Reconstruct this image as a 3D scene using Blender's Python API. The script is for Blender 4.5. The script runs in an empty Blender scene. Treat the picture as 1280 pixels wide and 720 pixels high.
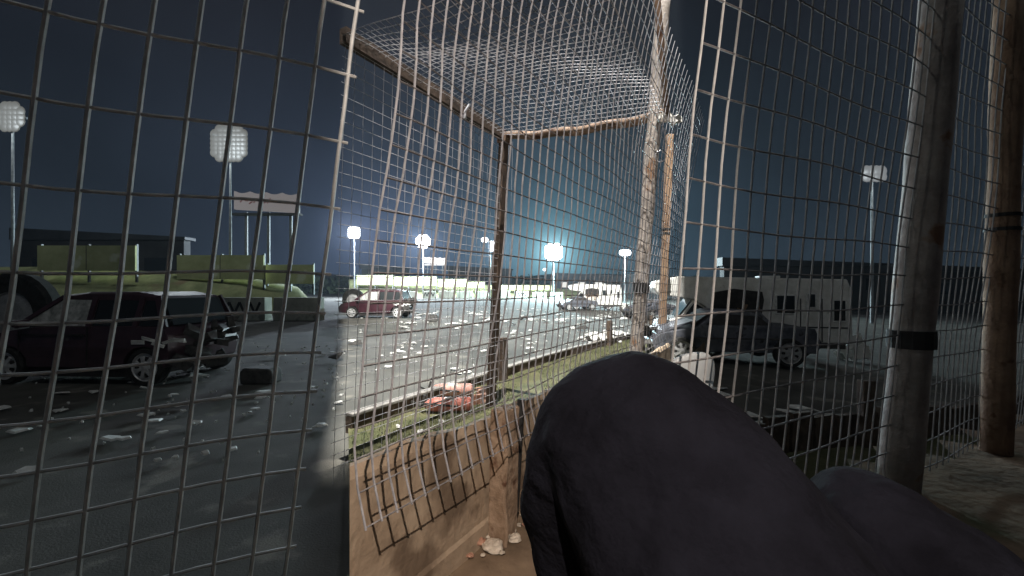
import bpy, bmesh, math, random
from mathutils import Vector, Matrix, noise
R = math.radians
random.seed(7)
S = bpy.context.scene
COL = S.collection

# ------------------------------------------------------------------ camera
CZ = 1.15                      # eye height above the spectator ground
cam = bpy.data.cameras.new('camera'); cam.lens = 15.02; cam.sensor_width = 36
cam.clip_start = 0.02; cam.clip_end = 2000
co = bpy.data.objects.new('camera', cam); COL.objects.link(co)
co.location = (0, 0, CZ); co.rotation_euler = (R(90), 0, 0)
S.camera = co
F = 534.0
# ------------------------------------------------------------------ exposure
S.view_settings.view_transform = 'Standard'; S.view_settings.look = 'None'
S.view_settings.exposure = 0; S.view_settings.gamma = 1
S.render.engine = 'CYCLES'
S.cycles.use_denoising = True
S.cycles.max_bounces = 5; S.cycles.diffuse_bounces = 2; S.cycles.glossy_bounces = 2
S.cycles.transmission_bounces = 3; S.cycles.volume_bounces = 0
S.cycles.sample_clamp_indirect = 3; S.cycles.sample_clamp_direct = 0

def lampdir(px, py): return Vector(((px-640)/F, 1, (360-py)/F)).normalized()

# ------------------------------------------------------------------ night sky (world)
W = bpy.data.worlds.new('World'); S.world = W; W.use_nodes = True
nt = W.node_tree; nt.nodes.clear()
def N(t, **k):
    n = nt.nodes.new(t)
    for a, b in k.items(): setattr(n, a, b)
    return n
tc = N('ShaderNodeTexCoord')
nrm = N('ShaderNodeVectorMath', operation='NORMALIZE'); nt.links.new(tc.outputs['Generated'], nrm.inputs[0])
def math_(op, a, b=None):
    n = N('ShaderNodeMath', operation=op)
    for i, v in enumerate((a, b)):
        if v is None: continue
        if isinstance(v, (int, float)): n.inputs[i].default_value = v
        else: nt.links.new(v, n.inputs[i])
    return n.outputs[0]
def lobe(d, power, col, amt):
    dp = N('ShaderNodeVectorMath', operation='DOT_PRODUCT'); nt.links.new(nrm.outputs[0], dp.inputs[0]); dp.inputs[1].default_value = d
    v = math_('MULTIPLY', math_('POWER', math_('MAXIMUM', dp.outputs['Value'], 0.0), power), amt)
    c = N('ShaderNodeVectorMath', operation='SCALE'); c.inputs[0].default_value = col; nt.links.new(v, c.inputs['Scale'])
    return c.outputs[0]
def vadd(a, b):
    n = N('ShaderNodeVectorMath', operation='ADD'); nt.links.new(a, n.inputs[0]); nt.links.new(b, n.inputs[1]); return n.outputs[0]
sep = N('ShaderNodeSeparateXYZ'); nt.links.new(nrm.outputs[0], sep.inputs[0])
ramp = N('ShaderNodeValToRGB'); nt.links.new(math_('MAXIMUM', sep.outputs['Z'], 0.0), ramp.inputs[0])
e = ramp.color_ramp.elements
e[0].position = 0; e[0].color = (.016, .024, .034, 1)
e[1].position = .62; e[1].color = (.0075, .0058, .0085, 1)
k = e.new(.16); k.color = (.0095, .014, .021, 1)
k = e.new(.36); k.color = (.006, .0075, .0115, 1)
sky = ramp.outputs[0]
for px, py, pw, col, am in ((692, 330, 40, (.10, .30, .38), .15), (520, 330, 60, (.16, .24, .46), .12), (692, 316, 420, (.28, .62, .72), .38), (692, 316, 1800, (.5, .85, .95), .6), (692, 318, 110, (.12, .33, .42), .16), (529, 303, 900, (.4, .55, .85), .2), (446, 292, 900, (.4, .5, .85), .15), (618, 308, 900, (.4, .6, .8), .15), (692, 316, 16, (.03, .10, .18), .12), (470, 300, 16, (.05, .06, .16), .10)):
    sky = vadd(sky, lobe(lampdir(px, py), pw, col, am))  # lamp bloom painted into the sky around the mast bearings
cl = N('ShaderNodeTexNoise'); cl.inputs['Scale'].default_value = 3.2; cl.inputs['Detail'].default_value = 5; nt.links.new(nrm.outputs[0], cl.inputs['Vector'])
mr = N('ShaderNodeMapRange'); mr.inputs['From Min'].default_value = .3; mr.inputs['From Max'].default_value = .7; mr.inputs['To Min'].default_value = .72; mr.inputs['To Max'].default_value = 1.35; nt.links.new(cl.outputs[0], mr.inputs['Value'])
sc_ = N('ShaderNodeVectorMath', operation='SCALE'); nt.links.new(sky, sc_.inputs[0]); nt.links.new(mr.outputs[0], sc_.inputs['Scale']); sky = sc_.outputs[0]
bg = N('ShaderNodeBackground'); nt.links.new(sky, bg.inputs[0]); bg.inputs[1].default_value = 1.0
wo = N('ShaderNodeOutputWorld'); nt.links.new(bg.outputs[0], wo.inputs[0])

# ------------------------------------------------------------------ light levels (seen and added lamps are built below)
HAZE = .00027
P_WEDGE, P_NEAR, P_SPOT_L, P_SPOT_R, P_FAR, P_SIDE = 86000, 640, 50000, 50000, 58000, 200

# ------------------------------------------------------------------ materials
def mat(name, c1, c2=None, scale=8, rough=.8, metal=0, bump=0, bscale=None, detail=6, spec=.3, coat=0, spots=None, lo=.35, hi=.65):
    m = bpy.data.materials.new(name); m.use_nodes = True
    t = m.node_tree; b = t.nodes['Principled BSDF']
    b.inputs['Roughness'].default_value = rough; b.inputs['Metallic'].default_value = metal
    b.inputs['Specular IOR Level'].default_value = spec; b.inputs['Coat Weight'].default_value = coat
    b.inputs['Base Color'].default_value = (*c1, 1)
    x = t.nodes.new('ShaderNodeTexCoord')
    if c2:
        n = t.nodes.new('ShaderNodeTexNoise'); n.inputs['Scale'].default_value = scale; n.inputs['Detail'].default_value = detail; n.inputs['Roughness'].default_value = .65
        t.links.new(x.outputs['Object'], n.inputs['Vector'])
        r = t.nodes.new('ShaderNodeValToRGB'); r.color_ramp.elements[0].position = lo; r.color_ramp.elements[1].position = hi
        r.color_ramp.elements[0].color = (*c1, 1); r.color_ramp.elements[1].color = (*c2, 1)
        t.links.new(n.outputs[0], r.inputs[0]); out = r.outputs[0]
        if spots:
            n2 = t.nodes.new('ShaderNodeTexNoise'); n2.inputs['Scale'].default_value = spots[1]; n2.inputs['Detail'].default_value = 4
            t.links.new(x.outputs['Object'], n2.inputs['Vector'])
            r2 = t.nodes.new('ShaderNodeValToRGB'); r2.color_ramp.elements[0].position = spots[2]; r2.color_ramp.elements[1].position = spots[2]+.08
            t.links.new(n2.outputs[0], r2.inputs[0])
            mx = t.nodes.new('ShaderNodeMixRGB'); t.links.new(r2.outputs[0], mx.inputs[0]); t.links.new(out, mx.inputs[1]); mx.inputs[2].default_value = (*spots[0], 1)
            out = mx.outputs[0]
        t.links.new(out, b.inputs['Base Color'])
    if bump:
        n3 = t.nodes.new('ShaderNodeTexNoise'); n3.inputs['Scale'].default_value = bscale or scale*4; n3.inputs['Detail'].default_value = 8
        t.links.new(x.outputs['Object'], n3.inputs['Vector'])
        bp = t.nodes.new('ShaderNodeBump'); bp.inputs['Strength'].default_value = bump; bp.inputs['Distance'].default_value = .02
        t.links.new(n3.outputs[0], bp.inputs['Height']); t.links.new(bp.outputs[0], b.inputs['Normal'])
    return m
def emit(name, col, st):
    m = bpy.data.materials.new(name); m.use_nodes = True; t = m.node_tree
    b = t.nodes['Principled BSDF']; b.inputs['Base Color'].default_value = (.03, .03, .03, 1)
    b.inputs['Emission Color'].default_value = (*col, 1); b.inputs['Emission Strength'].default_value = st
    return m
M = dict(
    asphalt=mat('asphalt', (.060, .059, .053), (.125, .122, .110), .55, .92, bump=.22, bscale=70, spots=((.17, .16, .14), 2.2, .60), spec=.12),
    dirt=mat('trodden_dirt', (.10, .070, .046), (.24, .17, .115), 2.2, .95, bump=.5, bscale=14, spots=((.075, .075, .04), 1.6, .58)),
    grass=mat('turf', (.050, .056, .026), (.105, .100, .050), 3, .95, bump=.8, bscale=30),
    blade=mat('grass_blade', (.05, .070, .028), (.125, .135, .060), 5, .8),
    bank=mat('bank_turf', (.13, .145, .065), (.26, .27, .13), .9, .95, bump=.9, bscale=5, spots=((.18, .14, .08), .5, .6)),
    concrete=mat('old_concrete', (.27, .20, .14), (.40, .31, .225), 5, .92, bump=.4, bscale=22, detail=10, spots=((.16, .115, .08), 3.2, .54)),
    barrier=mat('weathered_sleeper', (.045, .032, .024), (.12, .088, .066), 7, .9, bump=.6, bscale=20),
    barriertop=mat('barrier_cap', (.16, .15, .14), (.27, .255, .235), 6, .85, bump=.4, bscale=20),
    galv=mat('galvanised_wire', (.32, .32, .35), (.52, .51, .54), 30, .5, .35, spec=.5),
    galvdark=mat('dull_wire', (.13, .125, .13), (.30, .28, .28), 25, .6, .3),
    bar=mat('dull_steel_bar', (.34, .34, .34), (.52, .52, .52), 12, .6, .3),
    rust=mat('rusty_steel', (.15, .095, .066), (.30, .215, .16), 9, .8, .2, bump=.3, bscale=40, spots=((.10, .045, .025), 7, .58)),
    stubrust=mat('stained_stub_post', (.20, .135, .09), (.34, .25, .18), 9, .9, bump=.6, bscale=30, spots=((.10, .05, .03), 8, .56)),
    rustdark=mat('dark_rusty_steel', (.040, .030, .025), (.10, .068, .050), 10, .8, .2, bump=.3, bscale=40),
    postpaint=mat('weathered_post', (.22, .195, .18), (.40, .355, .32), 6, .75, .1, bump=.35, bscale=30, spots=((.22, .13, .08), 6, .62)),
    timber=mat('tan_timber_post', (.17, .105, .068), (.30, .20, .13), 4, .85, bump=.4, bscale=30, spots=((.13, .07, .04), 9, .62)),
    black=mat('black_rubber', (.012, .012, .012), (.03, .03, .03), 10, .75),
    steelgrey=mat('grey_pole_paint', (.10, .105, .11), (.17, .18, .18), 5, .55, .2),
    white=mat('dirty_white_paint', (.55, .54, .50), (.80, .79, .76), 3, .55, bump=.1, spots=((.33, .30, .26), 4, .66)),
    blockwhite=mat('white_concrete_block', (.30, .31, .26), (.55, .56, .48), .9, .85, spots=((.24, .25, .20), 1.4, .60)),
    maroon=mat('maroon_car_paint', (.036, .012, .018), (.060, .022, .030), 3, .35, coat=.4, spots=((.16, .12, .11), 5, .66)),
    plum=mat('dark_plum_car_paint', (.045, .022, .032), (.070, .036, .046), 3, .4, coat=.3, spots=((.10, .085, .08), 5, .68)),
    banger=mat('slate_grey_car_paint', (.05, .055, .07), (.15, .155, .18), 4, .5, spots=((.03, .03, .035), 4, .58)),
    glass=mat('dark_car_glass', (.018, .022, .024), None, rough=.12, spec=.6),
    shatter=mat('shattered_white_glass', (.22, .23, .22), (.62, .63, .60), 9, .4),
    interior=mat('dark_interior', (.02, .02, .02), (.05, .045, .045), 5, .9),
    tyre=mat('tyre_rubber', (.014, .014, .014), (.04, .04, .038), 9, .85),
    hub=mat('silver_hubcap', (.55, .55, .55), (.78, .78, .78), 12, .4, .3),
    trouser=mat('black_trouser_cloth', (.0022, .0022, .0036), (.0066, .0068, .0105), 9, .95, bump=.5, bscale=38, spec=.05),
    jacket=mat('dark_jacket_cloth', (.010, .010, .014), (.022, .022, .028), 14, .9, bump=.3, bscale=160, spec=.1),
    skin=mat('skin', (.50, .29, .20), (.58, .35, .25), 12, .55),
    hair=mat('dark_hair', (.02, .014, .010), (.05, .035, .025), 40, .7),
    seat=mat('pale_grey_plastic', (.44, .48, .51), (.56, .60, .62), 4, .5, spots=((.32, .33, .33), 9, .68)),
    red=mat('faded_red_cylinder', (.30, .085, .065), (.46, .19, .15), 6, .5, spots=((.40, .30, .25), 9, .62)),
    scuff=mat('scuffed_pink_cylinder', (.36, .17, .14), (.50, .29, .24), 6, .55, spots=((.42, .34, .29), 8, .6)),
    paper=mat('white_label', (.70, .70, .68), (.82, .82, .80), 20, .7),
    brick=mat('terracotta_brick', (.30, .15, .10), (.44, .25, .18), 9, .9, bump=.5, bscale=30),
    scrap=mat('white_scrap', (.50, .50, .48), (.80, .80, .77), 8, .7),
    scrapdark=mat('dark_scrap', (.03, .03, .03), (.09, .085, .08), 8, .8),
    stone=mat('pale_rubble', (.36, .30, .24), (.60, .53, .45), 12, .9, bump=.8, bscale=40),
    hoard=mat('lime_hoarding', (.36, .38, .18), (.50, .52, .27), .8, .8, spots=((.62, .64, .46), .7, .62)),
    leaf=mat('night_leaf', (.018, .028, .014), (.05, .065, .03), .5, .9),
    roof=mat('dark_roof_sheet', (.03, .032, .036), (.06, .062, .066), .4, .7),
    buildw=mat('grey_cladding', (.03, .032, .034), (.06, .06, .062), .3, .85),
    hill=mat('dark_hill', (.02, .028, .02), (.04, .05, .03), .05, .95),
    cloth=mat('white_rag', (.60, .58, .54), (.80, .78, .74), 30, .9),
    lampglow=emit('lamp_bright', (.93, .98, 1.0), 14), lampdim=emit('lamp_dim', (.95, .95, .86), .115), lampdim2=emit('lamp_low', (.93, .97, 1.0), .16),
    lampon=emit('lamp_small', (.95, .98, 1.0), 5), signlit=emit('backlit_sign', (1.0, .97, .96), 1.6), signdim=emit('faint_sign', (.98, .90, .90), .16),
    signred=emit('sign_red', (.9, .35, .35), .08), tube=emit('lamp_tube', (1, .95, .85), 3), winlit=emit('lit_window', (1, .97, .9), .8),
)

# ------------------------------------------------------------------ mesh builder
class MB:
    def __init__(s): s.v = []; s.f = []
    def add(s, vs, fs):
        o = len(s.v); s.v += [Vector(v) for v in vs]; s.f += [tuple(i+o for i in f) for f in fs]; return s
    def box(s, c, d, rot=None, jit=0):
        x, y, z = d[0]/2, d[1]/2, d[2]/2
        vs = [Vector((a*x, b*y, g*z)) for a in (-1, 1) for b in (-1, 1) for g in (-1, 1)]
        if jit: vs = [v + Vector([random.uniform(-jit, jit) for _ in 'xyz']) for v in vs]
        if rot is not None: vs = [rot @ v for v in vs]
        return s.add([v+Vector(c) for v in vs], [(0, 1, 3, 2), (4, 6, 7, 5), (0, 4, 5, 1), (2, 3, 7, 6), (0, 2, 6, 4), (1, 5, 7, 3)])
    def tube(s, pts, r, n=6, cap=True):
        pts = [Vector(p) for p in pts]; rs = r if isinstance(r, (list, tuple)) else [r]*len(pts)
        vs, fs = [], []
        ref = None
        for i, p in enumerate(pts):
            t = (pts[min(i+1, len(pts)-1)]-pts[max(i-1, 0)]).normalized()
            if ref is None: ref = Vector((0, 0, 1)) if abs(t.z) < .9 else Vector((1, 0, 0))
            a = t.cross(ref)
            if a.length < 1e-4: a = t.cross(Vector((.3, 1, .2)))
            a.normalize(); b = t.cross(a).normalized()
            vs += [p+(a*math.cos(2*math.pi*k/n)+b*math.sin(2*math.pi*k/n))*rs[i] for k in range(n)]
        for i in range(len(pts)-1):
            for k in range(n): fs.append((i*n+k, i*n+(k+1) % n, (i+1)*n+(k+1) % n, (i+1)*n+k))
        if cap: fs += [tuple(range(n))[::-1], tuple(range((len(pts)-1)*n, len(pts)*n))]
        return s.add(vs, fs)
    def bar(s, a, b, w, d, side=Vector((1, 0, 0))):
        a, b = Vector(a), Vector(b); t = (b-a).normalized(); x = (side-t*side.dot(t)).normalized(); y = t.cross(x)
        vs = [p+x*i*w/2+y*j*d/2 for p in (a, b) for i, j in ((-1, -1), (1, -1), (1, 1), (-1, 1))]
        return s.add(vs, [(3, 2, 1, 0), (4, 5, 6, 7)]+[(k, (k+1) % 4, 4+(k+1) % 4, 4+k) for k in range(4)])
    def prism(s, prof, y0, y1, taper=None):       # profile in XZ, extruded along Y; taper(p, y) -> point
        n = len(prof); ys = y0 if isinstance(y0, (list, tuple)) else [y0, y1]
        vs = []
        for y in ys:
            for p in prof: vs.append(taper(p, y) if taper else (p[0], y, p[1]))
        fs = [tuple(range(n)), tuple(range((len(ys)-1)*n, len(ys)*n))[::-1]]
        for i in range(len(ys)-1):
            for k in range(n): fs.append((i*n+k, (i+1)*n+k, (i+1)*n+(k+1) % n, i*n+(k+1) % n))
        return s.add(vs, fs)
    def lathe(s, prof, n=20, axis='z', c=(0, 0, 0), cap=True):   # prof (r, h)
        vs, fs = [], []
        for r_, h in prof:
            for k in range(n):
                a = 2*math.pi*k/n; p = (r_*math.cos(a), r_*math.sin(a), h)
                if axis == 'x': p = (p[2], p[0], p[1])
                if axis == 'y': p = (p[0], p[2], p[1])
                vs.append(Vector(p)+Vector(c))
        for i in range(len(prof)-1):
            for k in range(n): fs.append((i*n+k, i*n+(k+1) % n, (i+1)*n+(k+1) % n, (i+1)*n+k))
        if cap: fs += [tuple(range(n))[::-1], tuple(range((len(prof)-1)*n, len(prof)*n))]
        return s.add(vs, fs)
    def build(s, name, m, parent=None, smooth=False, world=False, bevel=0, sub=0, loc=None):
        me = bpy.data.meshes.new(name)
        off = Vector((0, 0, 0))
        if world:
            p = parent
            while p is not None: off += p.location; p = p.parent
        if loc is not None: off = Vector(loc)
        me.from_pydata([v-off for v in s.v], [], s.f)
        bm = bmesh.new(); bm.from_mesh(me); bmesh.ops.recalc_face_normals(bm, faces=bm.faces); bm.to_mesh(me); bm.free()
        me.materials.append(M[m] if isinstance(m, str) else m)
        if smooth: me.polygons.foreach_set('use_smooth', [True]*len(me.polygons))
        o = bpy.data.objects.new(name, me); COL.objects.link(o)
        if parent: o.parent = parent
        if loc is not None: o.location = loc
        if bevel:
            b = o.modifiers.new('bevel', 'BEVEL'); b.width = bevel; b.segments = 2; b.limit_method = 'ANGLE'
        if sub:
            b = o.modifiers.new('sub', 'SUBSURF'); b.levels = sub; b.render_levels = sub
        return o
def tag(o, label=None, cat=None, group=None, kind=None):
    if label: o['label'] = label
    if cat: o['category'] = cat
    if group: o['group'] = group
    if kind: o['kind'] = kind
    return o
def empty(name, loc, rz=0, label=None, cat=None, group=None):
    o = bpy.data.objects.new(name, None); COL.objects.link(o); o.location = loc; o.rotation_euler = (0, 0, rz); o.empty_display_size = .1
    return tag(o, label, cat, group)
def copy_tree(o, parent=None):
    c = o.copy(); COL.objects.link(c)
    if parent: c.parent = parent
    for ch in list(o.children): copy_tree(ch, c)
    return c

# ------------------------------------------------------------------ layout of the place
U = Vector((.512, .859, 0)).normalized(); NN = Vector((-U.y, U.x, 0))     # along the fence / towards the track
def SN(s, n, z=0): return U*s+NN*n+Vector((0, 0, z))
def s_at(px, n):                 # distance along the fence where the line n meets the bearing px
    t = (px-640)/F
    # (X,Y) = s*U + n*NN ; X = t*Y
    return n*(t*NN.y-NN.x)/(U.x-t*U.y)
TZ = -.40                        # level of the track next to the fence
def track_z(x, y): return TZ-.05*min(max(x-1, 0), 12)
def at(px, y, h=0):              # ground point at depth y on bearing px
    x = (px-640)/F*y; return Vector((x, y, track_z(x, y)+h))
def up(px, py, y): return Vector(((px-640)/F*y, y, CZ+(360-py)/F*y))

# ------------------------------------------------------------------ setting
mb = MB()
xs = [-400, -120, -50, -25, -12, -6, -3, -1, 1, 3, 5, 7, 9, 11, 13, 30, 80, 400]; ys = [-60, -20, 0, 3, 6, 10, 16, 24, 34, 50, 70, 110, 200, 500]
vs = [(x, y, track_z(x, y)) for y in ys for x in xs]; nx = len(xs)
mb.add(vs, [(j*nx+i, j*nx+i+1, (j+1)*nx+i+1, (j+1)*nx+i) for j in range(len(ys)-1) for i in range(nx-1)])
tag(mb.build('track', 'asphalt'), kind='structure')

# spectator ground: a raised terrace of trodden dirt behind the wall
mb = MB(); a, b = 46, 40
vs, fs = [], []
for i in range(a):
    for j in range(b):
        s = -9+i*.42; n = 1.13-j*j*.0062
        p = SN(s, n); z = .035*noise.noise(Vector((p.x*1.3, p.y*1.3, 0)))+.018*noise.noise(Vector((p.x*5, p.y*5, 3)))
        vs.append((p.x, p.y, z))
for i in range(a-1):
    for j in range(b-1):
        q_ = Vector(vs[i*b+j]); d_ = (q_-Vector((.587, 1.54, 0))).dot(Vector((-.469, .883, 0)))
        if d_ > .22 and q_.x > .372*q_.y: continue
        fs.append((i*b+j, i*b+j+1, (i+1)*b+j+1, (i+1)*b+j))
e0 = len(vs)
for i in range(a): vs.append((vs[i*b][0], vs[i*b][1], TZ-.1))
for i in range(a-1): fs.append((i*b, (i+1)*b, e0+i+1, e0+i))
tag(mb.add(vs, fs).build('ground', 'dirt', smooth=True), kind='structure')

# grass verge between wall and track barrier
sL = s_at(438, 1.3)+.03
mb = MB(); vs, fs = [], []; cols, rows = 60, 9
for i in range(cols):
    for j in range(rows):
        n = 1.2+(3.84-1.2)*j/(rows-1); s0 = s_at(436, n)+.02*noise.noise(Vector((n*4, 0, 0))); s = s0+(26-s0)*(i/(cols-1))**1.7
        p = SN(s, n); rise = .0
        vs.append((p.x, p.y, track_z(p.x, p.y)+.02+.03*noise.noise(Vector((p.x*2, p.y*2, 0)))+.03))
for i in range(cols-1):
    for j in range(rows-1): fs.append((i*rows+j, i*rows+j+1, (i+1)*rows+j+1, (i+1)*rows+j))
tag(mb.add(vs, fs).build('verge', 'grass', smooth=True), kind='structure')
mb = MB(); random.seed(3)
for _ in range(18000):
    n = random.uniform(1.28, 3.76); s = s_at(440, n)+random.random()**1.6*12
    p = SN(s, n); p.z = track_z(p.x, p.y)+.045
    if noise.noise(Vector((p.x*1.7, p.y*1.7, 5))) < -.22: continue
    h = random.uniform(.02, .06)*(1+.5*noise.noise(p*3)); aa = random.uniform(0, 6.28); w = .004
    d = Vector((math.cos(aa), math.sin(aa), 0)); q = Vector((-d.y, d.x, 0))
    tip = p+Vector((0, 0, h))+d*random.uniform(.0, .04)
    mb.add([p-q*w, p+q*w, tip], [(0, 1, 2)])
tag(mb.build('grass', 'blade'), 'short patchy grass on the verge behind the concrete wall', 'grass', kind='stuff')

# concrete wall in front of the spectator
mb = MB(); n0, n1 = 1.10, 1.165; s0 = s_at(437, n0); s9 = s_at(437, n1); K = 70
vs = []
for i in range(K+1):
    s = s0+(s_at(838, n0)-s0)*(i/K)**1.5
    top = .595-.055*min(1, max(0, (s-.9)/.8))-.13*min(1, max(0, (s-2.3)/2.6))+.012*noise.noise(Vector((s*3, 0, 0)))+.01*noise.noise(Vector((s*11, 2, 0)))
    for n, z in ((n0-.012, -.1), (n0-.01, .085), (n0, .1), (n0+.004*noise.noise(Vector((s*4, 7, 0))), top-.035), (n0+.016, top), (n1-.015, top-.006*math.sin(s*9)), (n1, top-.03), (n1, -.6)):
        vs.append(SN(max(s, s_at(437, n)), n, z))
fs = []; m = 8
for i in range(K):
    for j in range(m-1): fs.append((i*m+j, (i+1)*m+j, (i+1)*m+j+1, i*m+j+1))
fs += [tuple(range(m)), tuple(range(K*m, K*m+m))[::-1]]
wall = mb.add(vs, fs).build('concrete_wall', 'concrete', loc=SN(s0, n0))
tag(wall, 'low tan concrete wall with the mesh shadow across its face', 'wall')

# track barrier of weathered sleepers with a pale cap
bar = empty('track_barrier', SN(s_at(436, 3.82), 3.82, TZ), label='long brown sleeper barrier with grey cap along the lit track', cat='barrier')
sb = s_at(436, 3.82)
f = MB(); c = MB(); s = sb
random.seed(5)
while s < s_at(838, 3.82)-.5:
    L = 1.15+random.uniform(-.1, .1); a0, b0 = SN(s, 3.82), SN(s+L-.012, 3.82)
    for p in (a0, b0): p.z = track_z(p.x, p.y)
    jn = random.uniform(-.015, .015)
    f.bar(a0+Vector((0, 0, .06))+NN*jn, b0+Vector((0, 0, .06))+NN*jn, .24, .09, side=Vector((0, 0, 1)))
    c.bar(a0+Vector((0, 0, .20)), b0+Vector((0, 0, .20)), .035, .12, side=Vector((0, 0, 1)))
    s += L
f.build('sleeper_row', 'barrier', bar, world=True); c.build('cap', 'barriertop', bar, world=True, bevel=.008)
for px in (628, 762, 794, 806, 814):
    ss = s_at(px, 3.72); p = SN(ss, 3.72); z = track_z(p.x, p.y)
    MB().bar(p+Vector((0, 0, z)), p+Vector((.0, .0, z+.74)), .17, .12, side=U).build('post', 'rustdark' if px == 628 else 'barrier', bar, world=True, bevel=.01)

# verge and barrier beyond the side fence
q0, q1 = at(846, 3.75), at(1330, 6.0); mb = MB(); vs, fs = [], []
for i in range(30):
    for j in range(8):
        a_ = q0.lerp(q1, i/29*1.6); b_ = Vector((.62, 1.72, 0))+Vector((.883, .469, 0))*(i/29*7.5)
        p = a_.lerp(b_, j/7); p.z = track_z(p.x, p.y)+.02+.35*max(0, j/7-.75)+.03*noise.noise(p*2); vs.append(p)
for i in range(29):
    for j in range(7): fs.append((i*8+j, i*8+j+1, (i+1)*8+j+1, (i+1)*8+j))
tag(mb.add(vs, fs).build('side_verge', 'grass', smooth=True), kind='structure')
b2 = empty('track_barrier', q0, label='dark picket barrier seen through the side fence with short posts', cat='barrier'); dd = (q1-q0); nb = 26
f = MB()
random.seed(15)
for i in range(nb):
    p = q0+dd*(i+.5)/nb*1.3; p.z = track_z(p.x, p.y); f.bar(p, p+Vector((random.uniform(-.02, .02), 0, .36+random.uniform(-.03, .05))), dd.length*1.3/nb*.86, .06, side=dd.normalized())
f.build('pickets', 'barrier', b2, world=True)
p0_, p1_ = q0.copy(), q0+dd*1.3; c = MB(); c.bar(p0_+Vector((0, .05, .30)), Vector((p1_.x, p1_.y+.05, track_z(p1_.x, p1_.y)+.30)), .05, .05, side=Vector((0, 0, 1))); c.build('rail', 'barriertop', b2, world=True)
for t_ in (.36, .43, .9):
    p = q0+dd*t_; p.z = track_z(p.x, p.y); MB().bar(p+Vector((0, -.08, 0)), p+Vector((0, -.08, .72)), .13, .1).build('post', 'barrier', b2, world=True, bevel=.01)

# ------------------------------------------------------------------ catch fence on the wall
def Fp(s, h):                    # the sagging near mesh
    n = .985; k = 0
    n += .035*noise.noise(Vector((s*.9, h*1.1, 0)))+.012*noise.noise(Vector((s*4, h*4, 4)))
    if h < .66: n -= (.66-h)*.24
    if h > 2.3: n -= 0.10*(h-2.3)**2
    p = SN(s, n, h)
    p.x += .11*(h-.66) if h > .66 else -.02*(h-.66)
    p.x += .012*noise.noise(Vector((s*2, h*2, 9)))
    return p
sA = s_at(439, 1.0); SEND = s_at(840, 1.0)
svals = [sA]; 
while svals[-1] < SEND:
    s = svals[-1]; svals.append(s+.056+.019*min(s-sA, 3.2))
fence = empty('catch_fence', SN(2.2, 1.0), label='tall welded wire catch fence rising from the concrete wall', cat='fence')
v = MB(); h_ = MB()
hs = [.49+.088*i for i in range(int(2.74/.088))]
random.seed(11)
for s in svals:
    v.tube([Fp(s, .485+i*.11) for i in range(26)], .0034, 4)
ss = [sA+(SEND-sA)*(i/110)**1.35 for i in range(111)]
for h in hs:
    h_.tube([Fp(s, h+.008*noise.noise(Vector((s*1.5, h*7, 1)))) for s in ss], .0029, 4)
v.build('vertical_wires', 'galv', fence, world=True); h_.build('horizontal_wires', 'galvdark', fence, world=True)
# stub post against the wall, with a rusty angle iron down its edge
ps = s_at(625, 1.06); p = SN(ps, 1.045)
o = MB().bar(p, p+Vector((.012, 0, .60)), .125, .085, side=U).build('stub_post', 'stubrust', fence, world=True, bevel=.008)
q = SN(ps-.062, .995)
o = MB().tube([q+Vector((.006*math.sin(z*13), 0, z*.63)) for z in [i/14 for i in range(15)]], .010, 6).build('rusty_rod', 'stubrust', fence, world=True)
q = SN(ps+.085, 1.03)
MB().bar(q+Vector((0, 0, .08)), q+Vector((.03, 0, .62)), .018, .03, side=U).build('shadow_strip', 'black', fence, world=True)  # black strip stands in for the stub post's shadow on the wall
# tall round post
def post_line(px0, py0, px1, py1, y): return up(px0, py0, y), up(px1, py1, y)
a0, b0 = post_line(795, 440, 832, -30, 4.25)
dr = (b0-a0).normalized(); a0 = a0-dr*(a0.z/dr.z)
po = MB().tube([a0+(b0-a0)*i/12 for i in range(13)], [.068+.004*math.sin(i*2.1) for i in range(13)], 14).build('tall_post', 'postpaint', fence, world=True, smooth=True)
sp = a0+(b0-a0)*((up(802, 360, 4.25).z-a0.z)/(b0.z-a0.z))
st = MB(); st.lathe([(.078, -.05), (.08, 0), (.078, .05)], 14); 
st.v = [x+sp for x in st.v]; st.build('strap', 'black', po, world=True)
tp = a0+(b0-a0)*((up(824, 152, 4.25).z-a0.z)/(b0.z-a0.z))
rag = MB()
for i in range(10):
    rag.box(tp+Vector((.03+.022*i, -.08+.006*i, .01*math.sin(i*1.7))), (.05, .03, .075), rot=Matrix.Rotation(i*.5, 3, 'Y'), jit=.012)
rag.build('tied_rag', 'cloth', po, world=True)
lw = MB(); lw.tube([tp+Vector((.03+.05*math.cos(t*.55), -.09, -.38+.06*math.sin(t*.55)+.012*t*.1)) for t in range(13)]+[tp+Vector((.10, -.09, -.28)), tp+Vector((.06, -.09, -.1))], .004, 5)
lw.build('wire_loop', 'galv', po, world=True)

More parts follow.
